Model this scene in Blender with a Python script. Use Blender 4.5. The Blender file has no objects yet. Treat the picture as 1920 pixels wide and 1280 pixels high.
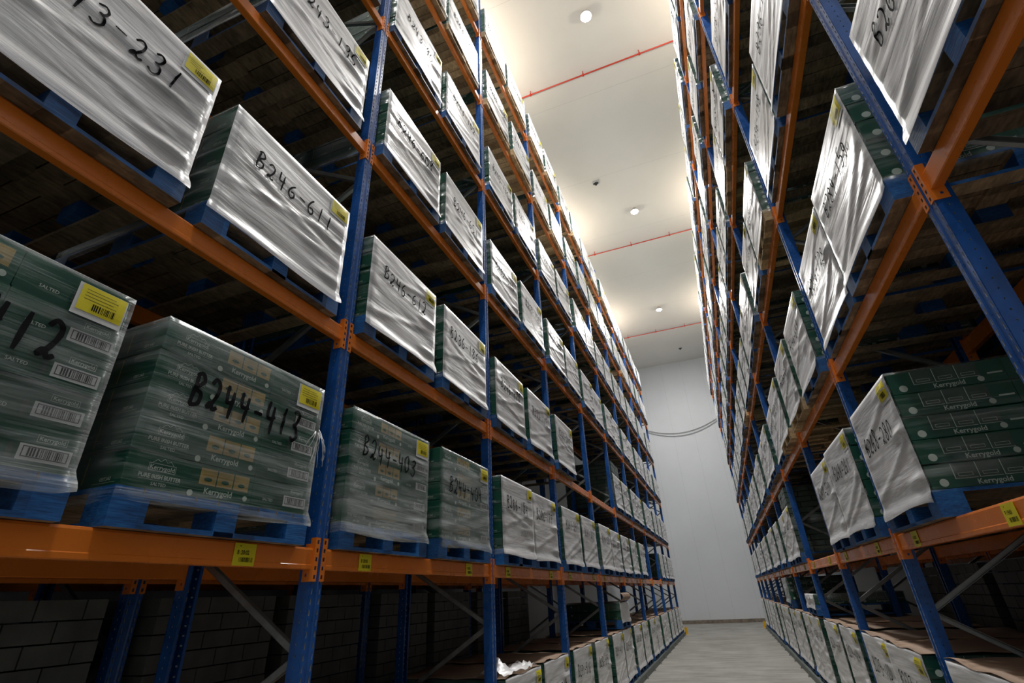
import bpy, math, random
from mathutils import Vector, Matrix
sc = bpy.context.scene
COL = sc.collection
PI = math.pi

# ------------------------------------------------------------------ camera
HC = 1.62                                    # eye height, metres
cam_d = bpy.data.cameras.new('camera')
cam = bpy.data.objects.new('camera', cam_d); COL.objects.link(cam)
cam_d.sensor_fit = 'HORIZONTAL'; cam_d.sensor_width = 36.0
cam_d.lens = 926.336 / 1920 * 36.0
cam_d.clip_start = 0.05; cam_d.clip_end = 200
yaw, pitch, roll = -0.3514, 0.4776, -0.0492
fw = Vector((math.sin(yaw)*math.cos(pitch), math.cos(yaw)*math.cos(pitch), math.sin(pitch)))
rt = Vector((math.cos(yaw), -math.sin(yaw), 0)); up = rt.cross(fw)
r2 = rt*math.cos(roll) + up*math.sin(roll); u2 = up*math.cos(roll) - rt*math.sin(roll)
M3 = Matrix((r2, u2, -fw)).transposed()
cam.matrix_world = Matrix.Translation((0, 0, HC)) @ M3.to_4x4()
sc.camera = cam

# ------------------------------------------------------------------ world, exposure
w = bpy.data.worlds.new('world'); sc.world = w; w.use_nodes = True
w.node_tree.nodes['Background'].inputs[0].default_value = (0.55, 0.62, 0.7, 1)
w.node_tree.nodes['Background'].inputs[1].default_value = 0.01
sc.view_settings.view_transform = 'Standard'; sc.view_settings.look = 'None'
sc.view_settings.gamma = 1.0; sc.view_settings.use_curve_mapping = False
sc.view_settings.exposure = 0.0
sc.cycles.max_bounces = 6; sc.cycles.diffuse_bounces = 4; sc.cycles.glossy_bounces = 3
sc.cycles.transmission_bounces = 2; sc.cycles.transparent_max_bounces = 10
sc.cycles.sample_clamp_indirect = 4.0; sc.cycles.caustics_reflective = False; sc.cycles.caustics_refractive = False
sc.cycles.use_denoising = True

# ------------------------------------------------------------------ layout numbers (metres)
XL, XR = -2.067, 1.236                       # aisle faces of the two racks
BAY = 2.4
YL0, YR0 = 2.383, 4.764                      # upright 0 of each rack
LEV = [None, 1.853, 3.253, 5.012, 6.800, 8.619, 10.384]
TOP = 11.60; CEIL = 14.58; WALLY = 30.9
LAMPS = [-0.1, 7.62, 15.33, 23.3]
POW = 545.0

# aisle lamps and added ceiling fill lights (housings are built further down)
def lamp_light(x, y, z, power, col, r=0.22, spot=True):
    if spot:
        d = bpy.data.lights.new('high_bay_or_fill_light', 'AREA'); d.shape = 'DISK'; d.size = r*2; d.energy = power
    else:
        d = bpy.data.lights.new('high_bay_or_fill_light', 'POINT'); d.shadow_soft_size = r; d.energy = power
    d.color = col
    o = bpy.data.objects.new('high_bay_or_fill_light', d); COL.objects.link(o); o.location = (x, y, z)
    return o
for y in LAMPS:
    lamp_light(-0.40, y, CEIL-0.20, POW, (1.0, 0.985, 0.96))
    for x in (-3.5, 2.7):                    # added warm fill lights, unseen above the rack tops, brightening the ceiling
        o = lamp_light(x, y, CEIL-1.9, POW*.15, (1.0, 0.85, 0.68), 0.25); o.rotation_euler = (PI, 0, 0)

# ------------------------------------------------------------------ materials
def nm(name):
    m = bpy.data.materials.new(name); m.use_nodes = True
    nt = m.node_tree; return m, nt, nt.nodes['Principled BSDF']
def N(nt, t, **k):
    n = nt.nodes.new(t)
    for a, b in k.items(): setattr(n, a, b)
    return n
def L(nt, a, b): nt.links.new(a, b)
def noise(nt, scale, detail=4, vec=None, rough=.55):
    n = N(nt, 'ShaderNodeTexNoise'); n.inputs['Scale'].default_value = scale
    n.inputs['Detail'].default_value = detail; n.inputs['Roughness'].default_value = rough
    if vec is not None: L(nt, vec, n.inputs['Vector'])
    return n
def coords(nt, scale=(1, 1, 1), kind='Object', perobj=False):
    tc = N(nt, 'ShaderNodeTexCoord'); mp = N(nt, 'ShaderNodeMapping'); mp.inputs['Scale'].default_value = scale
    L(nt, tc.outputs[kind], mp.inputs['Vector'])
    if perobj:
        oi = N(nt, 'ShaderNodeObjectInfo'); ml = N(nt, 'ShaderNodeMath', operation='MULTIPLY'); ml.inputs[1].default_value = 37.0
        L(nt, oi.outputs['Random'], ml.inputs[0]); cb = N(nt, 'ShaderNodeCombineXYZ')
        for i in range(3): L(nt, ml.outputs[0], cb.inputs[i])
        L(nt, cb.outputs[0], mp.inputs['Location'])
    return mp.outputs[0]
def ramp(nt, fac, stops):
    r = N(nt, 'ShaderNodeValToRGB'); e = r.color_ramp.elements
    while len(e) < len(stops): e.new(0.5)
    for el, (p, c) in zip(e, stops):
        el.position = p; el.color = (c[0], c[1], c[2], 1) if not isinstance(c, (int, float)) else (c, c, c, 1)
    L(nt, fac, r.inputs[0]); return r.outputs[0]
def bump(nt, h, strength, dist, bs):
    b = N(nt, 'ShaderNodeBump'); b.inputs['Strength'].default_value = strength; b.inputs['Distance'].default_value = dist
    L(nt, h, b.inputs['Height']); L(nt, b.outputs[0], bs.inputs['Normal']); return b
def simple(name, col, rough=.5, metal=0., var=.0, scale=8., bumpk=0., spec=.5):
    m, nt, bs = nm(name)
    bs.inputs['Base Color'].default_value = (*col, 1); bs.inputs['Roughness'].default_value = rough
    bs.inputs['Metallic'].default_value = metal; bs.inputs['Specular IOR Level'].default_value = spec
    v = coords(nt)
    if var:
        n = noise(nt, scale, 5, v)
        c = ramp(nt, n.outputs[0], [(.3, [max(0, k*(1-var)) for k in col]), (.7, [min(1, k*(1+var)) for k in col])])
        L(nt, c, bs.inputs['Base Color'])
        r = ramp(nt, n.outputs[0], [(.3, max(0, rough-.1)), (.7, min(1, rough+.1))]); L(nt, r, bs.inputs['Roughness'])
    if bumpk:
        n2 = noise(nt, scale*4, 3, v); bump(nt, n2.outputs[0], bumpk, .004, bs)
    return m
M = {}
M['blue'] = simple('blue_rack_paint', (.010, .078, .30), .30, 0, .22, 6, .06)
M['orange'] = simple('orange_rack_paint', (.72, .19, .020), .29, 0, .05, 3)
M['steel'] = simple('galvanised_steel', (.33, .34, .33), .42, .75, .2, 14)
M['lip'] = simple('glint_slot_edge', (.62, .66, .72), .35, .5, .1, 10)  # steel edge paled to paint in white lamp glints along the slots
M['rail'] = simple('grey_floor_rail', (.13, .15, .14), .5, .5, .3, 8)
M['green'] = simple('green_carton_board', (.007, .068, .042), .42, 0, .25, 3)
M['print'] = simple('pale_carton_print', (.46, .52, .47), .5, 0, .1, 20)
M['butter'] = simple('butter_pack_print', (.37, .27, .095), .45, 0, .25, 9)
M['gold'] = simple('gold_carton_print', (.42, .27, .05), .4, .2, .2, 9)
M['pack'] = simple('dark_carton_window', (.045, .075, .06), .4, 0, .3, 5)
M['black'] = simple('black_marker_ink', (.006, .006, .008), .8, spec=.1)
M['yellow'] = simple('yellow_label_paper', (.72, .62, .012), .45, 0, .06, 8)
M['white'] = simple('white_label_paper', (.62, .64, .64), .45, 0, .05, 8)
M['card'] = simple('brown_cardboard_sheet', (.30, .20, .135), .7, 0, .28, 4, .2)
M['dark'] = simple('black_plastic', (.02, .02, .022), .4)
M['red'] = simple('red_pipe_paint', (.55, .045, .02), .4, 0, .15, 3)
M['yguard'] = simple('yellow_guard_paint', (.75, .42, .01), .4, 0, .15, 6)
M['housing'] = simple('white_lamp_housing', (.6, .6, .58), .4)
M['sack'] = simple('grey_wrapped_brick_packs', (.10, .105, .095), .45, 0, .3, 5)
M['cable'] = simple('grey_cable_sheath', (.22, .23, .22), .5)
# wood and painted pallet wood
def woodmat(name, c1, c2, c3, rough=.75):
    m, nt, bs = nm(name)
    v = coords(nt, (2.2, 2.2, 9), 'Object', True)
    n = noise(nt, 2.6, 6, v, .65)
    v2 = coords(nt, (5, 1.4, 14), 'Object', True)
    n2 = noise(nt, 9, 4, v2)
    mx = N(nt, 'ShaderNodeMath', operation='ADD'); L(nt, n.outputs[0], mx.inputs[0]); L(nt, n2.outputs[0], mx.inputs[1])
    hf = N(nt, 'ShaderNodeMath', operation='MULTIPLY'); hf.inputs[1].default_value = .5; L(nt, mx.outputs[0], hf.inputs[0])
    base = ramp(nt, hf.outputs[0], [(.36, c1), (.5, c2), (.64, c3)])
    tc = N(nt, 'ShaderNodeTexCoord'); sp = N(nt, 'ShaderNodeSeparateXYZ'); L(nt, tc.outputs['Object'], sp.inputs[0])
    fl = N(nt, 'ShaderNodeMath', operation='MULTIPLY_ADD'); fl.inputs[1].default_value = 8.94; fl.inputs[2].default_value = 4.47; L(nt, sp.outputs[1], fl.inputs[0])
    ff = N(nt, 'ShaderNodeMath', operation='FLOOR'); L(nt, fl.outputs[0], ff.inputs[0])
    oi = N(nt, 'ShaderNodeObjectInfo'); a1 = N(nt, 'ShaderNodeMath', operation='MULTIPLY_ADD'); a1.inputs[1].default_value = 91.7; L(nt, oi.outputs['Random'], a1.inputs[0]); L(nt, ff.outputs[0], a1.inputs[2])
    wn = N(nt, 'ShaderNodeTexWhiteNoise'); wn.noise_dimensions = '1D'; L(nt, a1.outputs[0], wn.inputs['W'])
    mr = N(nt, 'ShaderNodeMapRange'); mr.inputs['To Min'].default_value = .45; mr.inputs['To Max'].default_value = 1.25; L(nt, wn.outputs['Value'], mr.inputs['Value'])
    mm = N(nt, 'ShaderNodeVectorMath', operation='SCALE'); L(nt, base, mm.inputs[0]); L(nt, mr.outputs[0], mm.inputs['Scale'])
    L(nt, mm.outputs[0], bs.inputs['Base Color'])
    bs.inputs['Roughness'].default_value = rough
    bump(nt, hf.outputs[0], .5, .004, bs)
    return m
M['wood'] = woodmat('raw_pallet_wood', (.30, .20, .10), (.52, .36, .18), (.68, .50, .28))
M['wooddk'] = woodmat('aged_pallet_wood', (.10, .068, .040), (.24, .165, .095), (.40, .28, .165))
M['bpaint'] = woodmat('blue_painted_pallet_wood', (.002, .040, .14), (.005, .085, .28), (.015, .14, .40), .6)
# stretch film: thin clear plastic, more milky where it overlaps, creased horizontally
def film(name, dens, tint, rough):
    m, nt, bs = nm(name)
    out = nt.nodes['Material Output']
    bs.inputs['Base Color'].default_value = (*tint, 1); bs.inputs['Specular IOR Level'].default_value = .9
    bs.inputs['Metallic'].default_value = .12
    v = coords(nt, (1.0, 1.0, 11.0), 'Object', True)
    vs = coords(nt, (.7, .7, 60.0), 'Object', True)
    vb = coords(nt, (.5, .5, 3.4), 'Object', True)
    big = noise(nt, 1.5, 3, vb, .5); big.inputs['Distortion'].default_value = .8
    mid = noise(nt, 2.0, 3, v, .5); mid.inputs['Distortion'].default_value = .6
    fine = noise(nt, 3.0, 3, vs)
    def ml(a, k):
        q = N(nt, 'ShaderNodeMath', operation='MULTIPLY'); q.inputs[1].default_value = k; L(nt, a, q.inputs[0]); return q.outputs[0]
    def ad(a, b, clamp=False):
        q = N(nt, 'ShaderNodeMath', operation='ADD'); q.use_clamp = clamp; L(nt, a, q.inputs[0])
        if isinstance(b, float): q.inputs[1].default_value = b
        else: L(nt, b, q.inputs[1])
        return q.outputs[0]
    h = ad(ad(ml(big.outputs[0], 1.0), ml(mid.outputs[0], .20)), ml(fine.outputs[0], .06))
    b = bump(nt, h, .0 if name.startswith('thin') else (.42 if name.startswith('clear') else .28), .05, bs)
    L(nt, ramp(nt, big.outputs[0], [(.3, rough*.7), (.7, rough*1.35)]), bs.inputs['Roughness'])
    lw = N(nt, 'ShaderNodeLayerWeight'); lw.inputs['Blend'].default_value = .42; L(nt, b.outputs[0], lw.inputs['Normal'])
    f = ad(ml(lw.outputs['Facing'], .30 if name.startswith('thin') else .62), dens)
    f = ad(f, ml(ad(mid.outputs[0], -.5), .55)); f = ad(f, ml(ad(fine.outputs[0], -.5), .35)); f = ad(f, ml(ad(big.outputs[0], -.5), .9), True)
    tr = N(nt, 'ShaderNodeBsdfTransparent'); tr.inputs[0].default_value = (.97, .985, .98, 1)
    mx = N(nt, 'ShaderNodeMixShader'); L(nt, f, mx.inputs[0]); L(nt, tr.outputs[0], mx.inputs[1]); L(nt, bs.outputs[0], mx.inputs[2])
    L(nt, mx.outputs[0], out.inputs['Surface'])
    return m
M['film'] = film('clear_stretch_film', .02, (.70, .75, .75), .20)
M['filmw'] = film('milky_stretch_film', .50, (.86, .86, .87), .33)
M['filmt'] = film('thin_shaded_side_film', .0, (.6, .63, .62), .25)  # clearer, darker copy; shade of the unlit load sides put into the colour
# concrete
m, nt, bs = nm('worn_concrete_floor'); M['concrete'] = m
v = coords(nt); n = noise(nt, .9, 8, v, .7); v2 = coords(nt, (1, 6, 1)); n2 = noise(nt, 1.2, 5, v2)
mx = N(nt, 'ShaderNodeMath', operation='ADD'); L(nt, n.outputs[0], mx.inputs[0]); L(nt, n2.outputs[0], mx.inputs[1])
hf = N(nt, 'ShaderNodeMath', operation='MULTIPLY'); hf.inputs[1].default_value = .5; L(nt, mx.outputs[0], hf.inputs[0])
L(nt, ramp(nt, hf.outputs[0], [(.35, (.15, .145, .125)), (.5, (.26, .25, .225)), (.65, (.37, .36, .33))]), bs.inputs['Base Color'])
bs.inputs['Roughness'].default_value = .55; bump(nt, n.outputs[0], .15, .01, bs)
# insulated wall / ceiling panels with fine ribs
def panel(name, col, axis, joint, rough, groove=.93):
    m, nt, bs = nm(name); v = coords(nt)
    sp = N(nt, 'ShaderNodeSeparateXYZ'); L(nt, v, sp.inputs[0])
    def band(per, width):
        a = N(nt, 'ShaderNodeMath', operation='PINGPONG'); a.inputs[1].default_value = per/2; L(nt, sp.outputs[axis], a.inputs[0])
        b = N(nt, 'ShaderNodeMath', operation='LESS_THAN'); b.inputs[1].default_value = width; L(nt, a.outputs[0], b.inputs[0]); return b.outputs[0]
    j = band(joint, .004); r = band(.1, .010)
    n = noise(nt, .35, 4, v)
    c0 = ramp(nt, n.outputs[0], [(.3, [k*.95 for k in col]), (.7, [min(1, k*1.04) for k in col])])
    mj = N(nt, 'ShaderNodeMixRGB', blend_type='MULTIPLY'); mj.inputs[2].default_value = (.72, .72, .72, 1); L(nt, j, mj.inputs[0]); L(nt, c0, mj.inputs[1])
    L(nt, mj.outputs[0], bs.inputs['Base Color']); bs.inputs['Roughness'].default_value = rough
    iv = N(nt, 'ShaderNodeMath', operation='SUBTRACT'); iv.inputs[0].default_value = 1.0; L(nt, r, iv.inputs[1])
    bump(nt, iv.outputs[0], .25, .004, bs)
    return m
M['ceil'] = panel('ribbed_ceiling_panel', (.72, .685, .64), 1, 3.3, .42)
M['wall'] = panel('ribbed_wall_panel', (.60, .625, .65), 0, 1.2, .45)
m, nt, bs = nm('lit_lamp_lens'); M['lens'] = m
bs.inputs['Emission Color'].default_value = (1, .98, .93, 1); bs.inputs['Emission Strength'].default_value = 40
M['skirt'] = simple('stained_concrete_kerb', (.20, .165, .13), .8, 0, .4, 6, .2)

# ------------------------------------------------------------------ mesh helpers
class MB:
    def __init__(s): s.v = []; s.f = []; s.m = []; s.mats = []
    def mi(s, mat):
        if mat not in s.mats: s.mats.append(mat)
        return s.mats.index(mat)
    def poly(s, pts, mat):
        b = len(s.v); s.v += [tuple(p) for p in pts]; s.f.append(tuple(range(b, b+len(pts)))); s.m.append(s.mi(mat))
    def box(s, x0, x1, y0, y1, z0, z1, mat, side=None):
        b = len(s.v)
        s.v += [(x0, y0, z0), (x1, y0, z0), (x1, y1, z0), (x0, y1, z0), (x0, y0, z1), (x1, y0, z1), (x1, y1, z1), (x0, y1, z1)]
        fs = [(0, 3, 2, 1), (4, 5, 6, 7), (0, 1, 5, 4), (1, 2, 6, 5), (2, 3, 7, 6), (3, 0, 4, 7)]
        for i, f in enumerate(fs):
            s.f.append(tuple(b+k for k in f)); s.m.append(s.mi(side[i] if side else mat))
    def prism(s, prof, a0, a1, axis, mat, cap=True):
        def P(p, a): return {'x': (a, p[0], p[1]), 'y': (p[0], a, p[1]), 'z': (p[0], p[1], a)}[axis]
        n = len(prof); b = len(s.v)
        s.v += [P(p, a0) for p in prof] + [P(p, a1) for p in prof]; k = s.mi(mat)
        for i in range(n):
            j = (i+1) % n; s.f.append((b+i, b+j, b+n+j, b+n+i)); s.m.append(k)
        if cap: s.f.append(tuple(b+i for i in reversed(range(n)))); s.m.append(k); s.f.append(tuple(b+n+i for i in range(n))); s.m.append(k)
    def tube(s, pts, r, mat, n=8):
        b0 = None; k = s.mi(mat); rings = []
        for i, p in enumerate(pts):
            p = Vector(p); t = (Vector(pts[min(i+1, len(pts)-1)]) - Vector(pts[max(i-1, 0)])).normalized()
            a = t.cross(Vector((0, 0, 1)));
            if a.length < 1e-3: a = t.cross(Vector((1, 0, 0)))
            a.normalize(); c = t.cross(a); b = len(s.v); rr = r[i] if isinstance(r, (list, tuple)) else r
            s.v += [tuple(p + (a*math.cos(q*2*PI/n) + c*math.sin(q*2*PI/n))*rr) for q in range(n)]; rings.append(b)
        for A, B in zip(rings, rings[1:]):
            for q in range(n): s.f.append((A+q, A+(q+1) % n, B+(q+1) % n, B+q)); s.m.append(k)
        s.f.append(tuple(rings[0]+q for q in reversed(range(n)))); s.m.append(k); s.f.append(tuple(rings[-1]+q for q in range(n))); s.m.append(k)
    def mesh(s, name, smooth=False, weld=False):
        me = bpy.data.meshes.new(name); me.from_pydata(s.v, [], s.f); me.update()
        for mt in s.mats: me.materials.append(M[mt])
        me.polygons.foreach_set('material_index', s.m)
        if smooth: me.polygons.foreach_set('use_smooth', [True]*len(s.f))
        import bmesh
        bm = bmesh.new(); bm.from_mesh(me)
        if weld: bmesh.ops.remove_doubles(bm, verts=bm.verts, dist=1e-5)
        if weld: bmesh.ops.recalc_face_normals(bm, faces=bm.faces)
        bm.to_mesh(me); bm.free()
        return me
def link(name, me, parent=None, loc=(0, 0, 0), rz=0.0):
    o = bpy.data.objects.new(name, me); COL.objects.link(o); o.location = loc; o.rotation_euler = (0, 0, rz)
    if parent is not None: o.parent = parent
    return o
def tag(o, label=None, cat=None, group=None, kind=None):
    if label: o['label'] = label
    if cat: o['category'] = cat
    if group: o['group'] = group
    if kind: o['kind'] = kind
    return o
def empty(name, loc, rz=0.0):
    o = bpy.data.objects.new(name, None); COL.objects.link(o); o.location = loc; o.rotation_euler = (0, 0, rz)
    o.empty_display_size = .1; return o

# ------------------------------------------------------------------ the room
def struct(name, args, mat):
    mb = MB(); mb.box(*args, mat); return tag(link(name, mb.mesh(name)), kind='structure')
X0, X1, Y0 = -4.85, 4.05, -6.0  # side walls pulled in close behind the rear rows to keep gaps dark
struct('floor', (X0, X1, Y0, WALLY, -.2, 0), 'concrete')
struct('ceiling', (X0, X1, Y0, WALLY, CEIL, CEIL+.2), 'ceil')
struct('wall_back', (X0, X1, WALLY, WALLY+.2, 0, CEIL), 'wall')
struct('wall_front', (X0, X1, Y0-.2, Y0, 0, CEIL), 'wall')
struct('wall_left', (X0-.2, X0, Y0, WALLY, 0, CEIL), 'wall')
struct('wall_right', (X1, X1+.2, Y0, WALLY, 0, CEIL), 'wall')
struct('baseboard_back', (X0, X1, WALLY-.12, WALLY, 0, .16), 'skirt')

# ------------------------------------------------------------------ rack uprights
def plate(mb, o, u, n, wid, z0, z1, mat, holes=None, t=.0022, pitch=.05, hz=.028):
    """thin sheet from o along u (2-D unit in xy) of width wid; n = outward normal; holes: list of (u0,u1) slot columns"""
    def P(a, z, d): return (o[0]+u[0]*a-n[0]*d, o[1]+u[1]*a-n[1]*d, z)
    cuts = [0] + [c for h in (holes or []) for c in h] + [wid]
    for i in range(len(cuts)-1):
        a, b = cuts[i], cuts[i+1]
        if i % 2 == 0:
            mb.poly([P(a, z0, 0), P(b, z0, 0), P(b, z1, 0), P(a, z1, 0)], mat); mb.poly([P(a, z1, t), P(b, z1, t), P(b, z0, t), P(a, z0, t)], mat)
        else:
            z = z0; k = int(round((z1-z0)/pitch)); c = (b-a)*.22
            for q in range(k):
                za = z0+q*pitch; zb = za+pitch-hz; zc = za+pitch
                if zc > z1+1e-6: zc = z1; zb = z1
                for d, rev in ((0, 0), (t, 1)):
                    pts = [P(a, za, d), P(b, za, d), P(b, zb, d), P(a, zb, d)]; mb.poly(pts[::-1] if rev else pts, mat)
                if zb < zc:
                    mb.poly([P(a, zb, 0), P(b, zb, 0), P(b, zb, t*4.5), P(a, zb, t*4.5)], 'lip')
                    mb.poly([P(a, zc, 0), P(b, zc, 0), P(b, zc, t*4.5), P(a, zc, t*4.5)], 'lip')
                    mb.poly([P(a, zb, 0), P(a, zc, 0), P(a, zc, t*4.5), P(a, zb, t*4.5)], 'lip')
                    mb.poly([P(b, zb, 0), P(b, zc, 0), P(b, zc, t*4.5), P(b, zb, t*4.5)], 'lip')
def post_mesh():
    mb = MB(); H = TOP; D = .082; W = .045
    plate(mb, (0, -W), (0, 1), (1, 0), .027, .01, H, 'blue', [(.010, .019)])
    plate(mb, (0, .018), (0, 1), (1, 0), .027, .01, H, 'blue', [(.008, .017)])
    mb.poly([(0, -.018, 0), (-.005, -.012, 0), (-.005, -.012, H), (0, -.018, H)], 'blue')
    plate(mb, (-.005, -.012), (0, 1), (1, 0), .024, .01, H, 'blue')
    mb.poly([(-.005, .012, 0), (0, .018, 0), (0, .018, H), (-.005, .012, H)], 'blue')
    for s in (-1, 1):
        plate(mb, (-.004, s*W), (-1, 0), (0, s), D-.004, .01, H, 'blue', [(.034, .041)], hz=.009)
        mb.poly([(0, s*(W-.004), 0), (-.004, s*W, 0), (-.004, s*W, H), (0, s*(W-.004), H)], 'blue')
        plate(mb, (-D, s*W), (0, -s), (-1, 0), .018, .01, H, 'blue')
    return mb.mesh('rack_post')
POST = post_mesh()
mb = MB(); mb.box(-.11, .03, -.07, .07, 0, .01, 'blue'); mb.box(-.085, .004, -.049, .049, .01, .07, 'blue'); FOOT = mb.mesh('foot_plate')
FD = 1.0; STEP = .55
def brace_mesh(rise):
    mb = MB(); a = Vector((-.05, 0, 0)); b = Vector((-FD+.05, 0, rise)); d = (b-a).normalized(); n = Vector((0, 1, 0)); q = d.cross(n)
    for (n0, n1, q0, q1) in ((-.014, -.0115, -.018, .018), (-.014, .014, .0155, .018), (-.014, .014, -.018, -.0155)):
        bb = len(mb.v)
        for e in (a, b):
            for (s, t) in ((n0, q0), (n1, q0), (n1, q1), (n0, q1)): mb.v.append(tuple(e+n*s+q*t))
        for f in ((0, 1, 5, 4), (1, 2, 6, 5), (2, 3, 7, 6), (3, 0, 4, 7), (3, 2, 1, 0), (4, 5, 6, 7)): mb.f.append(tuple(bb+k for k in f)); mb.m.append(mb.mi('steel'))
    return mb.mesh('brace')
BUP, BDN = brace_mesh(STEP), brace_mesh(-STEP)
def ordinal(n): return ['first', 'second', 'third', 'fourth', 'fifth', 'sixth', 'seventh', 'eighth', 'ninth', 'tenth', 'eleventh', 'twelfth', 'thirteenth'][n]
def rack_upright(x, y, rz, label, group, phase=.0):
    e = tag(empty('rack_upright', (x, y, 0), rz), label, 'rack upright', group, 'thing')
    p = link('front_post', POST, e); q = link('rear_post', POST, e, (-FD, 0, 0), PI)
    link('foot_plate', FOOT, e); link('foot_plate', FOOT, e, (-FD, 0, 0), PI)
    z = .30+phase; k = 0
    while z < TOP-.7:
        link('brace', BUP if k % 2 == 0 else BDN, e, (0, 0, z if k % 2 == 0 else z+STEP)); z += STEP; k += 1
    return e

# ------------------------------------------------------------------ beams
def beam_mesh():
    mb = MB(); Y = 1.151
    prof = [(-.010, .046), (-.014, .055), (-.020, .058), (-.052, .058), (-.056, .054), (-.056, -.048), (-.052, -.052), (-.012, -.052), (-.007, -.048), (-.007, -.030), (-.010, -.026)]
    mb.prism(prof, -Y, Y, 'y', 'orange'); return mb.mesh('beam')
BEAM = beam_mesh()
def conn_mesh():
    mb = MB(); w = .032; z0, z1 = -.11, .11; x0, x1 = .001, .0045
    # front flange on the post face, y from 0 (post edge) inward to w, with five slots
    ys = [0, .009, .024, w]
    def rect(ya, yb, za, zb):
        mb.box(x0, x1, ya, yb, za, zb, 'orange')
    rect(ys[0], ys[1], z0, z1); rect(ys[2], ys[3], z0, z1)
    pitch = .044; zc = z0+.022
    edges = [z0]
    for k in range(5):
        edges += [zc-.010, zc+.010]; zc += pitch
    edges.append(z1)
    for i in range(0, len(edges), 2): rect(ys[1], ys[2], edges[i], edges[i+1])
    for k in range(5):          # blue post hook seen in each slot
        zc = z0+.022+k*pitch; mb.box(-.001, x0+.001, ys[1], ys[2]-.006, zc-.010, zc+.004, 'dark')
    # side plate welded to the beam end
    mb.box(-.062, x1, -.004, 0, z0, -.085, 'orange'); mb.box(-.062, x1, -.004, 0, -.070, z1-.03, 'orange')
    mb.box(-.062, -.045, -.004, 0, -.085, -.070, 'orange'); mb.box(-.032, x1, -.004, 0, -.085, -.070, 'orange')
    mb.box(-.030, x1, -.004, 0, z1-.03, z1, 'orange')
    return mb.mesh('end_connector')
CONN = conn_mesh()
mbm = MB(); mbm.mats = list(('orange', 'dark'))
CONN2 = CONN.copy(); CONN2.name = 'end_connector_mirrored'
for vv in CONN2.vertices: vv.co.y = -vv.co.y
CONN2.flip_normals()

# lettering ----------------------------------------------------------
def text_polys(s, size, bold=0.0, shear=0.0, sx=1.0):
    c = bpy.data.curves.new('t', 'FONT'); c.body = s; c.size = size; c.align_x = 'CENTER'; c.align_y = 'CENTER'; c.offset = bold; c.shear = shear
    c.resolution_u = 2
    o = bpy.data.objects.new('t', c); COL.objects.link(o); dg = bpy.context.evaluated_depsgraph_get(); dg.update()
    me = bpy.data.meshes.new_from_object(o.evaluated_get(dg)); vs = [(v.co.x*sx, v.co.y) for v in me.vertices]; fs = [tuple(p.vertices) for p in me.polygons]
    COL.objects.unlink(o); bpy.data.objects.remove(o); bpy.data.curves.remove(c); bpy.data.meshes.remove(me)
    return vs, fs
def add2d(mb, vs, fs, fn, mat):
    b = len(mb.v); mb.v += [tuple(fn(x, y)) for x, y in vs]; k = mb.mi(mat)
    for f in fs: mb.f.append(tuple(b+i for i in f)); mb.m.append(k)
def rect2d(mb, x0, x1, y0, y1, fn, mat, nx=1, ny=1):
    for i in range(nx):
        for j in range(ny):
            a, b = x0+(x1-x0)*i/nx, x0+(x1-x0)*(i+1)/nx; c, d = y0+(y1-y0)*j/ny, y0+(y1-y0)*(j+1)/ny
            mb.poly([fn(a, c), fn(b, c), fn(b, d), fn(a, d)], mat)
def outline2d(mb, x0, x1, y0, y1, t, fn, mat):
    rect2d(mb, x0, x1, y0, y0+t, fn, mat); rect2d(mb, x0, x1, y1-t, y1, fn, mat)
    rect2d(mb, x0, x0+t, y0+t, y1-t, fn, mat); rect2d(mb, x1-t, x1, y0+t, y1-t, fn, mat)
def disc2d(mb, cx, cy, r, fn, mat, n=16): mb.poly([fn(cx+r*math.cos(2*PI*i/n), cy+r*math.sin(2*PI*i/n)) for i in range(n)], mat)
def barcode(mb, x0, x1, y0, y1, fn, mat, seed=1, ny=1):
    R = random.Random(seed); x = x0
    while x < x1:
        wd = R.choice([.0022, .0035, .0055])*((x1-x0)/.11)**.5; rect2d(mb, x, min(x+wd, x1), y0, y1, fn, mat, 1, ny); x += wd+R.choice([.002, .003, .005])*((x1-x0)/.11)**.5

def loc_label(txt, seed):
    mb = MB(); fn = lambda x, y: (.0, x, y)
    mb.box(-.0015, -.0004, -.062, .062, -.048, .048, 'yellow')
    vs, fs = text_polys(txt, .026, .0006, 0, .8); add2d(mb, vs, fs, lambda x, y: (.0002, x-.01, y+.008), 'black')
    barcode(mb, -.030, .050, -.032, -.012, lambda x, y: (.0002, x, y), 'black', seed)
    disc2d(mb, -.03, .036, .003, lambda x, y: (.0002, x, y), 'black', 8)
    return mb.mesh('location_label')
LL = [loc_label('B :20:02', 1), loc_label('B :20:03', 2), loc_label('F :19:01', 3)]
def shelf_beam(x, yc, z, rz, label, group, labels=()):
    e = tag(empty('shelf_beam', (x, yc, z), rz), label, 'rack beam', group, 'thing')
    link('beam_bar', BEAM, e)
    link('end_connector', CONN, e, (0, 1.155, 0)); link('end_connector', CONN2, e, (0, -1.155, 0))
    for (yy, k) in labels: link('location_label', LL[k], e, (-.0052, yy, -.0), 0)
    return e

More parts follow.
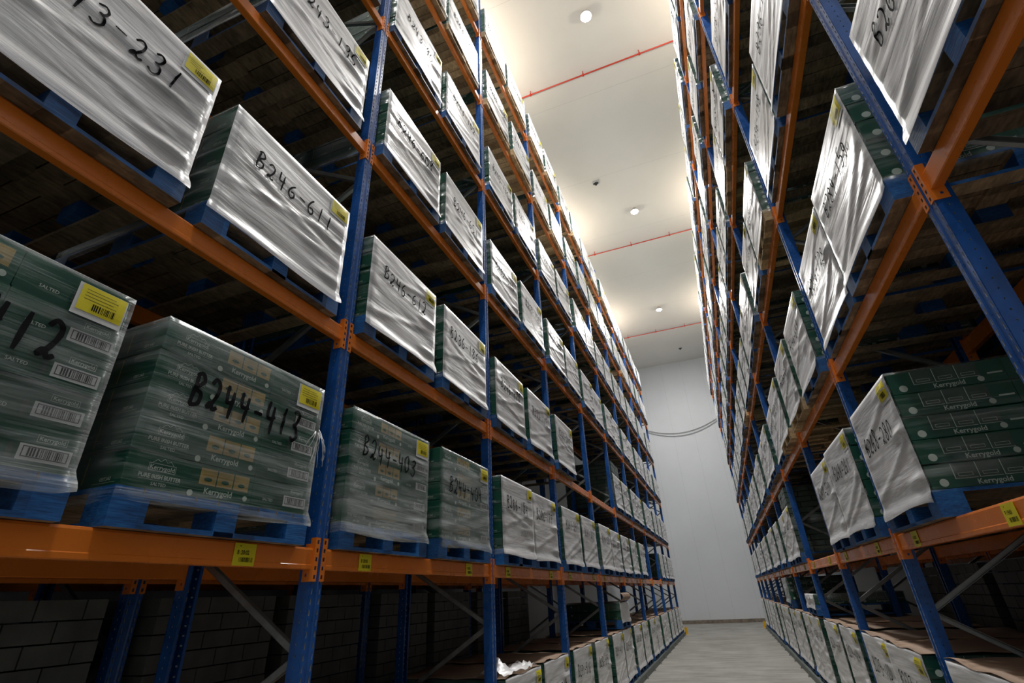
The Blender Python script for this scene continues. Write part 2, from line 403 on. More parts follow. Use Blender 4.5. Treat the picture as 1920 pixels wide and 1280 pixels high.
# ------------------------------------------------------------------ pallets
PH = .146
def pallet_mesh(paint, under):
    mb = MB(); X, Y = .6, .5
    def bd(x0, x1, y0, y1, z0, z1, topmat=None):
        out = paint
        sd = [under, topmat or under, out if abs(y0+Y) < 1e-6 else under, out if abs(x1-X) < 1e-6 else under, out if abs(y1-Y) < 1e-6 else under, out if abs(x0+X) < 1e-6 else under]
        mb.box(x0, x1, y0, y1, z0, z1, under, sd)
    # perimeter base
    for y in (-Y, -.05, Y-.1): bd(-X, X, y, y+.1, 0, .020, paint)
    for x in (-X, X-.1): bd(x, x+.1, -Y+.1, Y-.1, 0, .020, paint)
    for x in (-X, -.07, X-.14):
        for y in (-Y, -.05, Y-.1):
            yy = y if y != -Y else -Y
            w_ = .14 if abs(y) > .2 else .1
            y0 = y if y < .2 else Y-.14
            if y == -Y: y0, y1 = -Y, -Y+.14
            elif y == -.05: y0, y1 = -.055, .055
            else: y0, y1 = Y-.14, Y
            mb.box(x, x+.14, y0, y1, .020, .106, paint)
    for x in (-X, -.07, X-.14): bd(x, x+.14, -Y, Y, .106, .126)
    n = 9; wv = .105; gap = (2*Y-n*wv)/(n-1)
    for i in range(n):
        y0 = -Y+i*(wv+gap); y1 = y0+wv if i < n-1 else Y
        bd(-X, X, y0, y1, .126, PH)
    return mb.mesh('pallet')
PAL = {'blue': pallet_mesh('bpaint', 'wooddk'), 'wood': pallet_mesh('wood', 'wood')}

# ------------------------------------------------------------------ cartons
LH = .144; GW = .485; GD = .59            # layer height, half width, half depth of the goods
def carton_print_front_wide(mb, fn, w):
    vs, fs = TXT['pib']; add2d(mb, vs, fs, lambda x, y: fn(.145+x, .052+y), 'print')
    vs, fs = TXT['salted']; add2d(mb, vs, fs, lambda x, y: fn(.145+x, .024+y), 'print')
    rect2d(mb, .06, .23, .0385, .0395, fn, 'print')
    vs, fs = TXT['logo']; add2d(mb, vs, fs, lambda x, y: fn(.145+x, .088+y), 'print')
    outline2d(mb, .088, .202, .074, .104, .0015, fn, 'print')
    pts = [(.100, .104), (.118, .119), (.132, .112), (.146, .126), (.160, .112), (.174, .119), (.190, .104)]
    for a, b in zip(pts, pts[1:]): mb.poly([fn(*a), fn(*b), fn(b[0], b[1]+.0022), fn(a[0], a[1]+.0022)], 'print')
    disc2d(mb, .285, .016, .0135, fn, 'print')
    for i in range(3):
        x = .315+i*.088; rect2d(mb, x, x+.082, .058, .128, fn, 'butter'); disc2d(mb, x+.042, .082, .020, lambda a, b, x=x: fn(a, .082+(b-.082)*.45, .0004), 'green', 12)
        rect2d(mb, x+.006, x+.076, .1, .102, lambda a, b: fn(a, b, .0004), 'gold')
    vs, fs = TXT['brand']; add2d(mb, vs, fs, lambda x, y: fn(.42+x, .033+y), 'print')
    disc2d(mb, .565, .030, .0125, fn, 'print')
def carton_print_front_narrow(mb, fn, w):
    x0 = .20; rect2d(mb, x0, x0+.155, .030, .082, fn, 'white')
    f2 = lambda a, b: fn(a, b, .0005)
    outline2d(mb, x0+.010, x0+.145, .040, .076, .003, f2, 'dark'); barcode(mb, x0+.026, x0+.13, .044, .072, f2, 'dark', 5)
    vs, fs = TXT['logo']; add2d(mb, vs, fs, lambda x, y: fn(x0+.085+x*.75, .106+y*.75), 'print')
    outline2d(mb, x0+.04, x0+.13, .094, .119, .0012, fn, 'print')
    vs, fs = TXT['salted']; add2d(mb, vs, fs, lambda x, y: fn(.10+x, .045+y), 'print')
    rect2d(mb, .17, .185, .03, .08, fn, 'pack')
def carton_side_left(mb, fn):
    rect2d(mb, .22, .225, .02, .13, fn, 'gold'); vs, fs = TXT['salted']; add2d(mb, vs, fs, lambda x, y: fn(.09+x, .030+y), 'print')
    rect2d(mb, .03, .16, .016, .0172, fn, 'print'); disc2d(mb, .37, .10, .014, fn, 'print')
def carton_side_right(mb, fn):
    disc2d(mb, .065, .036, .022, fn, 'print', 18)
    for i in range(3):
        x = .125+i*.115; rect2d(mb, x, x+.108, .050, .136, fn, 'pack')
        rect2d(mb, x, x+.004, .050, .136, lambda a, b: fn(a, b, .0005), 'print'); rect2d(mb, x, x+.108, .050, .0525, lambda a, b: fn(a, b, .0005), 'print')
        outline2d(mb, x+.02, x+.09, .064, .082, .002, lambda a, b: fn(a, b, .0005), 'print')
    vs, fs = TXT['brand']; add2d(mb, vs, fs, lambda x, y: fn(.30+x*1.1, .026+y*1.1), 'print')
    disc2d(mb, .46, .030, .017, fn, 'print', 18); rect2d(mb, .50, .575, .052, .062, fn, 'print')
TXT = {'pib': text_polys('PURE IRISH BUTTER', .0225, .0005, 0, .9), 'salted': text_polys('SALTED', .0185, .0002), 'logo': text_polys('Kerrygold', .026, .0003),
       'brand': text_polys('Kerrygold', .036, .0006)}
WW = .60                                   # width of the wide carton on the aisle face
def one_carton(mb, kind, dx=0, dy=0, z=0, h=LH):
    front = kind[0] == 'F'; wide = kind[1] == 'L'
    x0, x1 = (0.0, GD) if front else (-GD, 0.0)
    y0, y1 = (-GW, -GW+WW) if wide else (-GW+WW, GW)
    g = .0012; r = .004
    x0 += g+dx; x1 += -g+dx; y0 += g+dy; y1 += -g+dy; z0 = z+g; z1 = z+h-g
    prof = [(y0+r, z0), (y1-r, z0), (y1, z0+r), (y1, z1-r), (y1-r, z1), (y0+r, z1), (y0, z1-r), (y0, z0+r)]
    mb.prism(prof, x0, x1, 'x', 'green')
    if front:
        fn = lambda a, b, o=0: (x1+.0008+o, y0+a, z+b)
        (carton_print_front_wide if wide else carton_print_front_narrow)(mb, fn, 0)
    if wide:
        fn = lambda a, b, o=0: (x1-a, y0-.0008-o, z+b); carton_side_left(mb, fn)
    else:
        fn = lambda a, b, o=0: (x1-a, y1+.0008+o, z+b); carton_side_right(mb, fn)
CART = {}
for k in ('FL', 'FR', 'BL', 'BR'):
    mb = MB(); one_carton(mb, k); CART[k] = mb.mesh('carton')
def stack_mesh(n, seed, plain=False, mat='green'):
    R = random.Random(seed); mb = MB()
    for i in range(n):
        dx, dy = R.uniform(-.006, .006), R.uniform(-.006, .006)
        for k in ('FL', 'FR', 'BL', 'BR'):
            if plain:
                front = k[0] == 'F'; wide = k[1] == 'L'; g = .003
                x0, x1 = (0, GD) if front else (-GD, 0); y0, y1 = (-GW, -GW+WW) if wide else (-GW+WW, GW)
                mb.box(x0+g+dx, x1-g+dx, y0+g+dy, y1-g+dy, i*LH+g, (i+1)*LH-g, mat)
            else: one_carton(mb, k, dx, dy, i*LH)
    return mb.mesh('carton_stack')
STACK = {(5, 0): stack_mesh(5, 1), (5, 1): stack_mesh(5, 2), (6, 0): stack_mesh(6, 3)}
def bricks_mesh(seed, nl=9, mat='sack', h=.105):
    R = random.Random(seed); mb = MB(); 
    for i in range(nl):
        off = 0 if i % 2 else .12
        y = -GW-off*.0
        ys = [-GW]; q = -GW+(.12 if i % 2 else .24)
        while q < GW-.05: ys.append(q); q += .24
        ys.append(GW)
        xs = [-GD, -.2, .2, GD] if i % 2 else [-GD, -.39, 0, .39, GD]
        for a, b in zip(ys, ys[1:]):
            for c, d in zip(xs, xs[1:]):
                g = .004; j = R.uniform(-.006, .006)
                mb.box(c+g, d-g+ (j if d == GD else 0), a+g+(j if a == -GW else 0), b-g, i*h+.004, (i+1)*h-.004, mat)
    return mb.mesh('pack_stack')
BRICK = bricks_mesh(4, 14); TINS = bricks_mesh(5, 12, 'pack', .085)

# ------------------------------------------------------------------ stretch film
def film_fun(seed, n, wrk=1.0):
    R = random.Random(seed); top = PH+n*LH
    waves = [(R.uniform(1.0, 3.0), R.uniform(14, 34), R.uniform(0, 6.28), R.uniform(.25, 1)) for _ in range(5)]
    lens = [(R.uniform(.10, .26), R.uniform(-.03, .03), R.choice([0, .25, .6, .9, 1.2])) for _ in range(n)]
    fold = [(R.uniform(PH+.08, top-.08), R.uniform(-.35, .35), R.uniform(.012, .03), R.uniform(.3, 1)) for _ in range(4)]
    def off(face, a, z):
        """outward distance of the film from the goods; face 0 aisle, 1 right-hand, 2 rear, 3 left-hand; a along the face"""
        half = GW if face in (0, 2) else GD
        e = half-abs(a)                       # distance from the vertical edge
        d = .009
        l = (z-PH)/LH; fr = l-math.floor(l)
        if PH < z < top-.02:
            k = min(1, e/.04)
            d += .003*wrk*math.exp(-((e-.07)/.06)**2)*math.sin(PI*fr)**2          # pillow near the edges
            dep = math.exp(-(min(fr, 1-fr)/.16)**2)
            d += .006*wrk*(1-dep)*math.exp(-(e/.055)**2)*k
            s = 0
            for (fa, fz, ph, am) in waves: s += am*math.sin(fa*a*3+fz*z*.9+ph+1.6*math.sin(fa*a+ph))
            d += .0010*wrk*s/2*min(1, e/.05)
            li = int(l) if 0 <= l < n else 0
            ln, zz, am = lens[li]
            u = (half-a) if face in (0,) else e
            d += .016*wrk*am*math.exp(-((u-ln)/.13)**2)*math.exp(-((fr-.55-zz*10*(u-.1))/.15)**2)*min(1, e/.03)
            for (fz0, fs, fw_, fa_) in fold: d += .006*wrk*fa_*math.exp(-((z-fz0-fs*a)/fw_)**2)*min(1, e/.06)
        if z < PH+.03:                       # skirt flares over the pallet edge
            t = min(1, (PH+.03-z)/.07); d += .016*t*t*(3-2*t)
        return max(d, .006)
    return off
def film_grid(seed, n, mat, wrk=1.0, side='filmt', ragged=.0):
    off = film_fun(seed, n, wrk); R = random.Random(seed+7); top = PH+n*LH
    mb = MB(); zs = []; z = .088
    nz = 7*n+4
    for i in range(nz+1): zs.append(.088+(top+.004-.088)*i/nz)
    per = []
    def face(fc, half, cnt):
        for i in range(cnt): per.append((fc, -half+2*half*i/cnt))
    face(0, GW, 26); face(1, GD, 12); face(2, GW, 6); face(3, GD, 12)
    def P(fc, a, z):
        o = off(fc, a, z)
        half = GW if fc in (0, 2) else GD
        # blend the offset round the corner
        o2 = off((fc+1) % 4, -(GD if fc in (0, 2) else GW), z) if a > half-.001 else None
        rag = ragged*math.sin(a*23+seed)*(1 if z < .09 else 0)
        zz = z+rag
        if z < .09: zz += .010*math.sin(a*5+seed+fc)
        ca = o if abs(abs(a)-half) < 1e-4 else 0
        if fc == 0: return (GD+o, a+(-o if a < -half+1e-4 else 0), zz)
        if fc == 1: return (GD-(a+GD)+(o if a < -half+1e-4 else 0), GW+o, zz)
        if fc == 2: return (-GD-o, GW-(a+GW)+(o if a < -half+1e-4 else 0), zz)
        return (-GD+(a+GD)-(o if a < -half+1e-4 else 0), -GW-o, zz)
    m = len(per); base = len(mb.v)
    for z in zs: mb.v += [P(fc, a, z) for fc, a in per]
    inner = []
    for fc, a in per:                         # turned hem on the top
        x, y, _ = P(fc, a, top); k = .93+.03*math.sin(a*17+seed); inner.append((x*k, y*k, top+.006))
    mb.v += inner
    for i in range(len(zs)):
        for j in range(m):
            q = (j+1) % m; A = base+i*m; B = A+m
            mb.f.append((A+j, A+q, B+q, B+j)); fc = per[j][0]
            mb.m.append(mb.mi(mat if fc == 0 else side))
    dz = (top+.004-.088)/nz; da = 2*GW/26
    def lin(face, a, z):                      # height of the faceted film itself
        i = (z-.088)/dz; j = (a+GW)/da; i0 = max(0, min(nz-1, int(i))); j0 = max(0, min(25, int(j))); u, w_ = i-i0, j-j0
        g = lambda p, q: off(0, -GW+q*da, .088+p*dz)
        return (g(i0, j0)*(1-u)+g(i0+1, j0)*u)*(1-w_)+(g(i0, j0+1)*(1-u)+g(i0+1, j0+1)*u)*w_
    return mb.mesh('stretch_film', smooth=True), lin
FILM = {}
def get_film(v, n, kind):
    key = (v, n, kind)
    if key not in FILM: FILM[key] = film_grid(11+v*5, n, kind, 1.25 if kind == 'filmw' else .8)
    return FILM[key]

# ------------------------------------------------------------------ handwriting and labels on the film
G = {'0': [[(.5, 1), (.15, .75), (.12, .3), (.45, 0), (.85, .25), (.85, .7), (.55, 1)]], '1': [[(.55, 1.0), (.45, 0.0)]],
     '2': [[(.12, .8), (.4, 1), (.75, .85), (.7, .5), (.35, .12), (.12, .02), (.35, .22), (.62, .0), (.9, .12)]],
     '3': [[(.15, .9), (.5, 1.02), (.78, .82), (.62, .58), (.38, .52), (.72, .42), (.8, .15), (.45, -.05), (.1, .08)]],
     '4': [[(.22, .98), (.15, .5), (.4, .42), (.85, .5)], [(.72, .85), (.62, -.12)]],
     '5': [[(.8, 1), (.3, .98), (.22, .58), (.6, .6), (.8, .3), (.5, .0), (.12, .08)]],
     '6': [[(.7, 1), (.3, .7), (.14, .3), (.4, 0), (.75, .18), (.65, .45), (.3, .38)]],
     '7': [[(.12, .95), (.8, .97), (.5, .45), (.38, -.02)], [(.3, .5), (.7, .52)]],
     '8': [[(.75, .85), (.45, 1), (.2, .8), (.45, .55), (.78, .25), (.45, 0), (.15, .2), (.45, .52), (.78, .85)]],
     '9': [[(.75, .8), (.45, 1), (.18, .72), (.45, .5), (.75, .8), (.68, .35), (.5, -.08)]],
     '-': [[(.12, .48), (.85, .46)]], 'B': [[(.28, .98), (.2, .5), (.15, 0)], [(.1, .92), (.5, 1.05), (.78, .8), (.3, .55), (.75, .4), (.7, .08), (.1, -.02)]]}
def smooth_line(p, k=5):
    if len(p) < 3: return [tuple(p[0][i]+(p[1][i]-p[0][i])*t/4 for i in (0, 1)) for t in range(5)]
    q = [p[0]]+list(p)+[p[-1]]; out = []
    for i in range(1, len(q)-2):
        for t in range(k):
            t = t/k; a, b, c, d = q[i-1], q[i], q[i+1], q[i+2]
            out.append(tuple(.5*((2*b[j])+(-a[j]+c[j])*t+(2*a[j]-5*b[j]+4*c[j]-d[j])*t*t+(-a[j]+3*b[j]-3*c[j]+d[j])*t**3) for j in (0, 1)))
    out.append(p[-1]); return out
def number_mesh(txt, off, n, seed, hgt=.115, adv=.083, thick=.0075):
    R = random.Random(seed); mb = MB(); top = PH+n*LH
    a0 = -.5*len(txt)*adv+R.uniform(-.04, .02); zc = top-.26+R.uniform(-.03, .03); drop = R.uniform(-.03, .0)
    for i, ch in enumerate(txt):
        sx, sy = adv*.82*R.uniform(.9, 1.08), hgt*R.uniform(.88, 1.08); ox = a0+i*adv; oz = zc-hgt/2+drop*i/len(txt)+R.uniform(-.008, .008); sl = .10
        for st in G[ch]:
            st = [(x+R.uniform(-.03, .03), y+R.uniform(-.03, .03)) for x, y in st]
            pl = [(ox+sx*(x+sl*y), oz+sy*y) for x, y in smooth_line(st)]
            L_, R_ = [], []
            for k, p in enumerate(pl):
                a, b = pl[max(0, k-1)], pl[min(len(pl)-1, k+1)]; d = Vector((b[0]-a[0], b[1]-a[1]))
                if d.length < 1e-7: d = Vector((1, 0))
                d.normalize(); nn = (-d.y, d.x); t = thick*.5*(.65 if k in (0, len(pl)-1) else 1)*R.uniform(.9, 1.1)
                L_.append((p[0]+nn[0]*t, p[1]+nn[1]*t)); R_.append((p[0]-nn[0]*t, p[1]-nn[1]*t))
            F = lambda q: (GD+off(0, max(-GW+.01, min(GW-.01, q[0])), q[1])+.005, q[0], q[1])
            for k in range(len(pl)-1): mb.poly([F(R_[k]), F(R_[k+1]), F(L_[k+1]), F(L_[k])], 'black')
    return mb.mesh('handwritten_lettering')
def label_mesh(off, n, seed):
    R = random.Random(seed); mb = MB(); top = PH+n*LH
    y1 = GW-R.uniform(.012, .03); y0 = y1-.16; z1 = top-R.uniform(.012, .03); z0 = z1-.11
    F = lambda d: (lambda a, b: (GD+off(0, a, b)+d, a, b))
    rect2d(mb, y0-.012, y1+.006, z0-.022, z1, F(.004), 'white', 6, 5)
    rect2d(mb, y0, y1, z0, z1-.002, F(.0055), 'yellow', 6, 5)
    barcode(mb, y0+.05, y1-.03, z0+.012, z0+.040, F(.007), 'black', seed, 2)
    for i in range(4): rect2d(mb, y0+.015, y0+.015+R.uniform(.05, .12), z1-.022-i*.013, z1-.020-i*.013, F(.007), 'dark', 3, 1)
    return mb.mesh('shipping_label')
# torn tails of film
def tail_mesh(seed, length=.16, n=9):
    R = random.Random(seed); mb = MB()
    for i in range(n):
        p = [Vector((0, R.uniform(-.02, .02), R.uniform(-.01, .02)))]; d = Vector((R.uniform(.05, .5), R.uniform(-.35, .25), R.uniform(-1.2, -.4)))
        for k in range(7):
            d = (d+Vector((R.uniform(-.4, .2), R.uniform(-.3, .3), R.uniform(-.7, .05)))).normalized(); p.append(p[-1]+d*length/7)
        mb.tube(p, [.003, .0025, .002, .002, .002, .0015, .0015, .001], 'filmw', 5)
    return mb.mesh('loose_film_tail', smooth=True)

# ------------------------------------------------------------------ loads
KNOWN = {('L', -1, 0, 1): 'B244-412', ('L', -1, 1, 1): 'B244-413', ('L', 0, 0, 1): 'B244-403', ('L', 0, 1, 1): 'B244-404',
 ('L', 1, 0, 1): 'B286-184', ('L', 1, 1, 1): 'B286-177', ('L', 2, 0, 1): 'B267-251', ('L', 2, 1, 1): 'B267-253',
 ('L', -1, 0, 2): 'B243-231', ('L', -1, 1, 2): 'B246-611', ('L', 0, 0, 2): 'B246-612', ('L', 0, 1, 2): 'B236-186', ('L', 1, 0, 2): 'B246-470', ('L', 1, 1, 2): 'B222-115', ('L', 2, 0, 2): 'B222-247',
 ('L', -1, 1, 3): 'B243-135', ('L', 0, 0, 3): 'B246-603', ('L', 0, 1, 3): 'B246-651', ('L', 0, 0, 4): 'B243-90', ('L', 0, 1, 4): 'B243-102', ('L', 1, 0, 4): 'B243-136', 
 ('R', -1, 1, 1): 'B268-280', ('R', 0, 0, 1): 'B268-261', ('R', 0, 1, 1): 'B268-270', ('R', -1, 0, 2): 'B289-159', ('R', -1, 1, 2): 'B216-728', ('R', -1, 0, 3): 'B236-17', ('R', -1, 1, 3): 'B236-158',
 ('L', 1, 0, 0): 'B231-54', ('L', 1, 1, 0): 'B271-519', ('L', 2, 0, 0): 'B271-516', ('L', 2, 1, 0): 'B236-575', ('L', 3, 0, 0): 'B271-417'}
EMPTY = {('L', 5, 1, 1), ('L', 6, 0, 1), ('L', 6, 1, 1), ('L', 2, 1, 2), ('L', 3, 0, 2), ('L', 3, 1, 2), ('R', -1, 0, 1), ('R', 1, 0, 1), ('R', 1, 1, 1), ('R', -2, 0, 1), ('R', -2, 1, 1)}
WOODP = {('L', 0, 0, 5), ('L', 0, 1, 5), ('L', 1, 0, 5), ('L', 1, 1, 5), ('L', 0, 0, 6), ('L', 0, 1, 6), ('L', 1, 0, 6), ('L', 1, 1, 6), ('L', 2, 0, 6), ('L', 2, 1, 6), ('L', 3, 0, 6), ('L', 3, 1, 6), ('L', 4, 1, 6),
 ('L', 2, 0, 5), ('L', 2, 1, 5), ('L', -1, 0, 5), ('L', -1, 1, 5), ('L', 5, 0, 6), ('L', 6, 0, 5), ('L', 4, 0, 5), ('R', 0, 1, 2), ('R', 1, 0, 2), ('R', 0, 1, 4), ('R', 0, 0, 3), ('R', 3, 0, 3)}
SPARE = ['B243-118', 'B236-127', 'B246-539', 'B222-161', 'B271-402', 'B268-257']
nmesh = {}
def pallet_load(side, bay, slot, lev, loc, rz, label, group, row=0, kind=None, layers=5, card_or_bounce=False, pal=None, brick=None, hero=False, num=None, lab=True, far=False):
    h = abs(hash((side == 'L', bay, slot, lev, row))) % 100003
    R = random.Random(h)
    e = tag(empty('pallet_load', loc, rz), label, 'pallet load', group, 'thing')
    link('pallet', PAL[pal or 'blue'], e)
    if brick: link('pack_stack', brick, e, (0, 0, PH))
    elif hero:
        for i in range(layers):
            dx, dy = R.uniform(-.007, .005), R.uniform(-.005, .005)
            for k in ('FL', 'FR', 'BL', 'BR'): link('carton', CART[k], e, (dx, dy, PH+i*LH))
    else: link('carton_stack', STACK[(layers, 0)] if layers == 6 else STACK[(5, R.randint(0, 1))], e, (0, 0, PH))
    v = R.randint(0, 3); fm, off = get_film(v, layers, kind or 'filmw'); link('stretch_film', fm, e)
    if num:
        key = (num, v, layers)
        if key not in nmesh: nmesh[key] = number_mesh(num, off, layers, h, thick=.019 if num in ('B244-412', 'B244-413') else .0115, hgt=.15 if num in ('B244-412', 'B244-413') else .12)
        link('handwritten_lettering', nmesh[key], e)
    if lab:
        key = ('lab', v, layers, h % 3)
        if key not in nmesh: nmesh[key] = label_mesh(off, layers, h % 3+3)
        link('shipping_label', nmesh[key], e)
    if card_or_bounce:
        link('top_or_bounce_sheet', (TOPBOUNCE if card_or_bounce == 2 else TOPS)[layers], e)
    return e
def top_or_bounce_sheet(n, mat='card'):
    mb = MB(); top = PH+n*LH; K = 10
    def z(i, j): return top+.012+.006*math.sin(i*1.9+j*.7)+(.012*math.sin(j*1.1) if i in (0, K) else 0)
    def P(i, j, d): return (-.60+1.2*i/K, -.497+.994*j/K, z(i, j)+d)
    for i in range(K):
        for j in range(K):
            mb.poly([P(i, j, .003), P(i+1, j, .003), P(i+1, j+1, .003), P(i, j+1, .003)], mat); mb.poly([P(i, j+1, 0), P(i+1, j+1, 0), P(i+1, j, 0), P(i, j, 0)], mat)
    for i in range(K):
        for (a, b) in (((i, 0), (i+1, 0)), ((i+1, K), (i, K)), ((0, i+1), (0, i)), ((K, i), (K, i+1))):
            mb.poly([P(*a, 0), P(*b, 0), P(*b, .003), P(*a, .003)], mat)
    return mb.mesh('top_or_bounce_sheet', smooth=True, weld=True)
TOPS = {5: top_or_bounce_sheet(5), 6: top_or_bounce_sheet(6)}; TOPBOUNCE = {5: top_or_bounce_sheet(5, 'white')}  # brown cardboard sheets; the white set is an added unseen light reflector
LEVN = ['floor level', 'first beam level', 'second beam level', 'third beam level', 'fourth beam level', 'fifth beam level', 'top beam level']
SIDE = {'L': 'left', 'R': 'right'}
used_numbers = set(KNOWN.values())
def gen_number(R):
    while True:
        s = 'B2%d%d-%d%d%d' % (R.choice([2, 3, 4, 6, 7, 8]), R.randint(1, 9), R.randint(1, 6), R.randint(0, 9), R.randint(0, 9))
        if s not in used_numbers: used_numbers.add(s); return s
RN = random.Random(77)
OV = .05
FLOORZ = {'L': .10, 'R': .12}
def place_row(side, bays, levels, row=0):
    for lev in levels:
        for bay in bays:
            for slot in (0, 1):
                key = (side, bay, slot, lev)
                if row == 0 and key in EMPTY: continue
                if (side, bay, slot, lev, row) in HIDDEN: continue
                KEYS.append((side, bay, slot, lev, row))
                y0 = (YL0 if side == 'L' else YR0)+bay*BAY
                R = random.Random(bay*97+slot*13+lev*7+row*3+(0 if side == 'L' else 500))
                y = y0+(.605 if slot == 0 else 1.715)+R.uniform(-.02, .02); dx = R.uniform(-.025, .02)
                z = LEV[lev]+.0585 if lev else FLOORZ[side]+.003
                if row == 0: x = XL+OV-.6+dx if side == 'L' else XR-OV+.6-dx
                else: x = XL-1.90+dx if side == 'L' else XR+1.90-dx
                rz = (0 if side == 'L' else PI)+R.uniform(-.008, .008)
                if row == 1: rz += PI
                by = ordinal(bay+(1 if side == 'L' else 2)); sl = 'nearer' if slot == 0 else 'farther'
                pal = 'wood' if key in WOODP and row == 0 else 'blue'
                num = KNOWN.get(key) if row == 0 else None
                layers = 5
                card_or_bounce = 1 if lev == 0 else (2 if lev in (4, 5) and row == 0 else 0)  # upper loads get an unseen white sheet bouncing light onto pallets above
                if side == 'R' and lev == 0 and row == 0: layers = 6
                hero = row == 0 and ((side == 'L' and bay <= 0 and lev in (1, 2, 3)) or (side == 'L' and bay == 1 and lev in (1, 2)) or (side == 'R' and bay <= 0 and lev in (1, 2, 3)))
                kind = 'filmw'
                if side == 'L' and lev == 1 and bay <= 0: kind = 'film'
                brick = None
                if row == 1 and lev == 0: brick = BRICK; kind = 'film'; card_or_bounce = False
                if row == 1 and lev == 1 and bay % 2: brick = TINS; kind = 'film'
                if (side, bay, slot, lev) in (('L', 4, 0, 2), ('R', 2, 0, 1)): brick = TINS
                lab = row == 0 and bay < 6
                if row == 0 and num is None and bay <= 5: num = gen_number(RN)
                base = 'blue' if pal == 'blue' else 'bare wood'
                if row == 0:
                    if num and key in KNOWN: label = f'wrapped pallet load marked {num}, {LEVN[lev]} of the {SIDE[side]} rack'
                    else: label = f'wrapped load on {base} pallet, {LEVN[lev]}, {by} bay of {SIDE[side]} rack, {sl} slot'
                    group = f'wrapped pallet loads on the {SIDE[side]} rack'
                else:
                    label = f'pallet load in row behind the {SIDE[side]} rack, {LEVN[lev]}, {by} bay, {sl} slot'; group = f'pallet loads in the row behind the {SIDE[side]} rack'
                e = pallet_load(side, bay, slot, lev, (x, y, z), rz, label, group, row, kind, layers, card_or_bounce, pal, brick, hero, num, lab)
                if row == 0 and key == ('L', 1, 0, 0):
                    Rc = random.Random(5); mbc = MB(); K = 14; hz = {}
                    for i in range(K+1):
                        for j in range(K+1): hz[i, j] = (.30+.30*i/K, -.48+.86*j/K, PH+5*LH+.02+(Rc.uniform(0, .055)+.10*math.exp(-((j-2)/1.6)**2))*math.sin(PI*i/K)+(.045 if i == K else 0)*Rc.random())
                    for i in range(K):
                        for j in range(K): mbc.poly([hz[i, j], hz[i+1, j], hz[i+1, j+1], hz[i, j+1]], 'filmw')
                    link('crumpled_film', mbc.mesh('crumpled_film', True, True), e)
                if row == 0 and key == ('L', -1, 1, 1):
                    link('loose_film_tail', tail_mesh(3, .20, 8), e, (GD+.03, GW-.03, PH+3.1*LH)); link('loose_film_tail', tail_mesh(8, .17, 8), e, (GD-.08, .22, PH+5*LH+.02), 0)
HIDDEN = set(); KEYS = []; KEYSB = []; KEYSU = []
#HIDDEN-BEGIN  slots the photograph shows nothing of
HIDDEN = set([('L',-1,0,4,0),('L',-1,0,5,0),('L',-1,1,5,0),('L',-1,0,6,0),('L',-1,1,6,0),('L',0,0,6,0),('R',-2,0,2,0),('R',-2,0,3,0),('R',-2,1,3,0),('R',-2,0,4,0),('R',-2,1,4,0),('R',-2,0,5,0),('R',-2,1,5,0),('R',-1,0,5,0),('R',-2,0,6,0),('R',-2,1,6,0),('R',-1,0,6,0),('R',-1,1,6,0),('L',-1,0,0,1),('L',-1,0,1,1),('L',-1,0,2,1),('L',-1,0,3,1),('L',1,1,3,1),('L',2,0,3,1),('L',2,1,3,1),('L',-1,0,4,1),('L',-1,1,4,1),('L',0,0,4,1),('L',0,1,4,1),('L',1,0,4,1),('L',1,1,4,1),('L',2,0,4,1),('L',2,1,4,1),('R',-1,0,0,1),('R',0,0,1,1),('R',1,0,2,1),('R',1,1,2,1),('R',-1,0,3,1),('R',-1,1,3,1),('R',0,0,3,1),('R',0,1,3,1),('R',1,0,3,1),('R',1,1,3,1)])
#HIDDEN-END
place_row('L', range(-1, 9), (1, 2, 3, 4, 5, 6)); place_row('L', range(0, 9), (0,))
place_row('R', range(-2, 9), (1, 2, 3, 4, 5, 6)); place_row('R', range(-1, 9), (0,))
place_row('L', range(-1, 3), (0, 1, 2, 3, 4), 1); place_row('R', range(-1, 2), (0, 1, 2, 3), 1)

# second loads standing on top of floor-level loads
def extra(side, bay, slot, n, label, curl=False, brick=None, kind='filmw'):
    y0 = (YL0 if side == 'L' else YR0)+bay*BAY; y = y0+(.605 if slot == 0 else 1.715)
    base = FLOORZ[side]+.003+PH+LH*(6 if side == 'R' else 5)+.035
    x = XL+OV-.6 if side == 'L' else XR-OV+.6
    e = tag(empty('pallet_load', (x, y, base), 0 if side == 'L' else PI), label, 'pallet load', 'short loads stacked on the floor-level pallets', 'thing')
    link('pallet', PAL['blue'], e); link('carton_stack', stack_mesh(n, 9+bay), e, (0, 0, PH))
    fm, off = film_grid(31+bay, n, kind, 1.6); link('stretch_film', fm, e)
    if curl:
        mb = MB(); K = 12; top = PH+n*LH+.015
        pts = []
        for i in range(K+1):
            t = i/K
            if t < .55: pts.append((-.55+1.15*t/.55*.93, top))
            else:
                a = (t-.55)/.45*2.4; pts.append((.52+.16*math.sin(a), top+.16*(1-math.cos(a))*.55))
        for (a, b) in zip(pts, pts[1:]):
            for d, rev in ((0, 0), (.006, 1)):
                q = [(a[0], -.48, a[1]+d), (b[0], -.48, b[1]+d), (b[0], .42, b[1]+d*1.0), (a[0], .42, a[1]+d)]; mb.poly(q, 'card')
        link('curled_top_sheet', mb.mesh('curled_top_sheet'), e)
    return e
extra('L', 3, 1, 2, 'short wrapped load with a curled brown cardboard sheet, second tier on the floor pallets', True)
extra('R', 2, 0, 1, 'low film-wrapped layer on a blue pallet, second tier in the right rack', False)
extra('R', 3, 1, 3, 'taller dark green load stacked second tier, farther right rack floor level', False, kind='film')

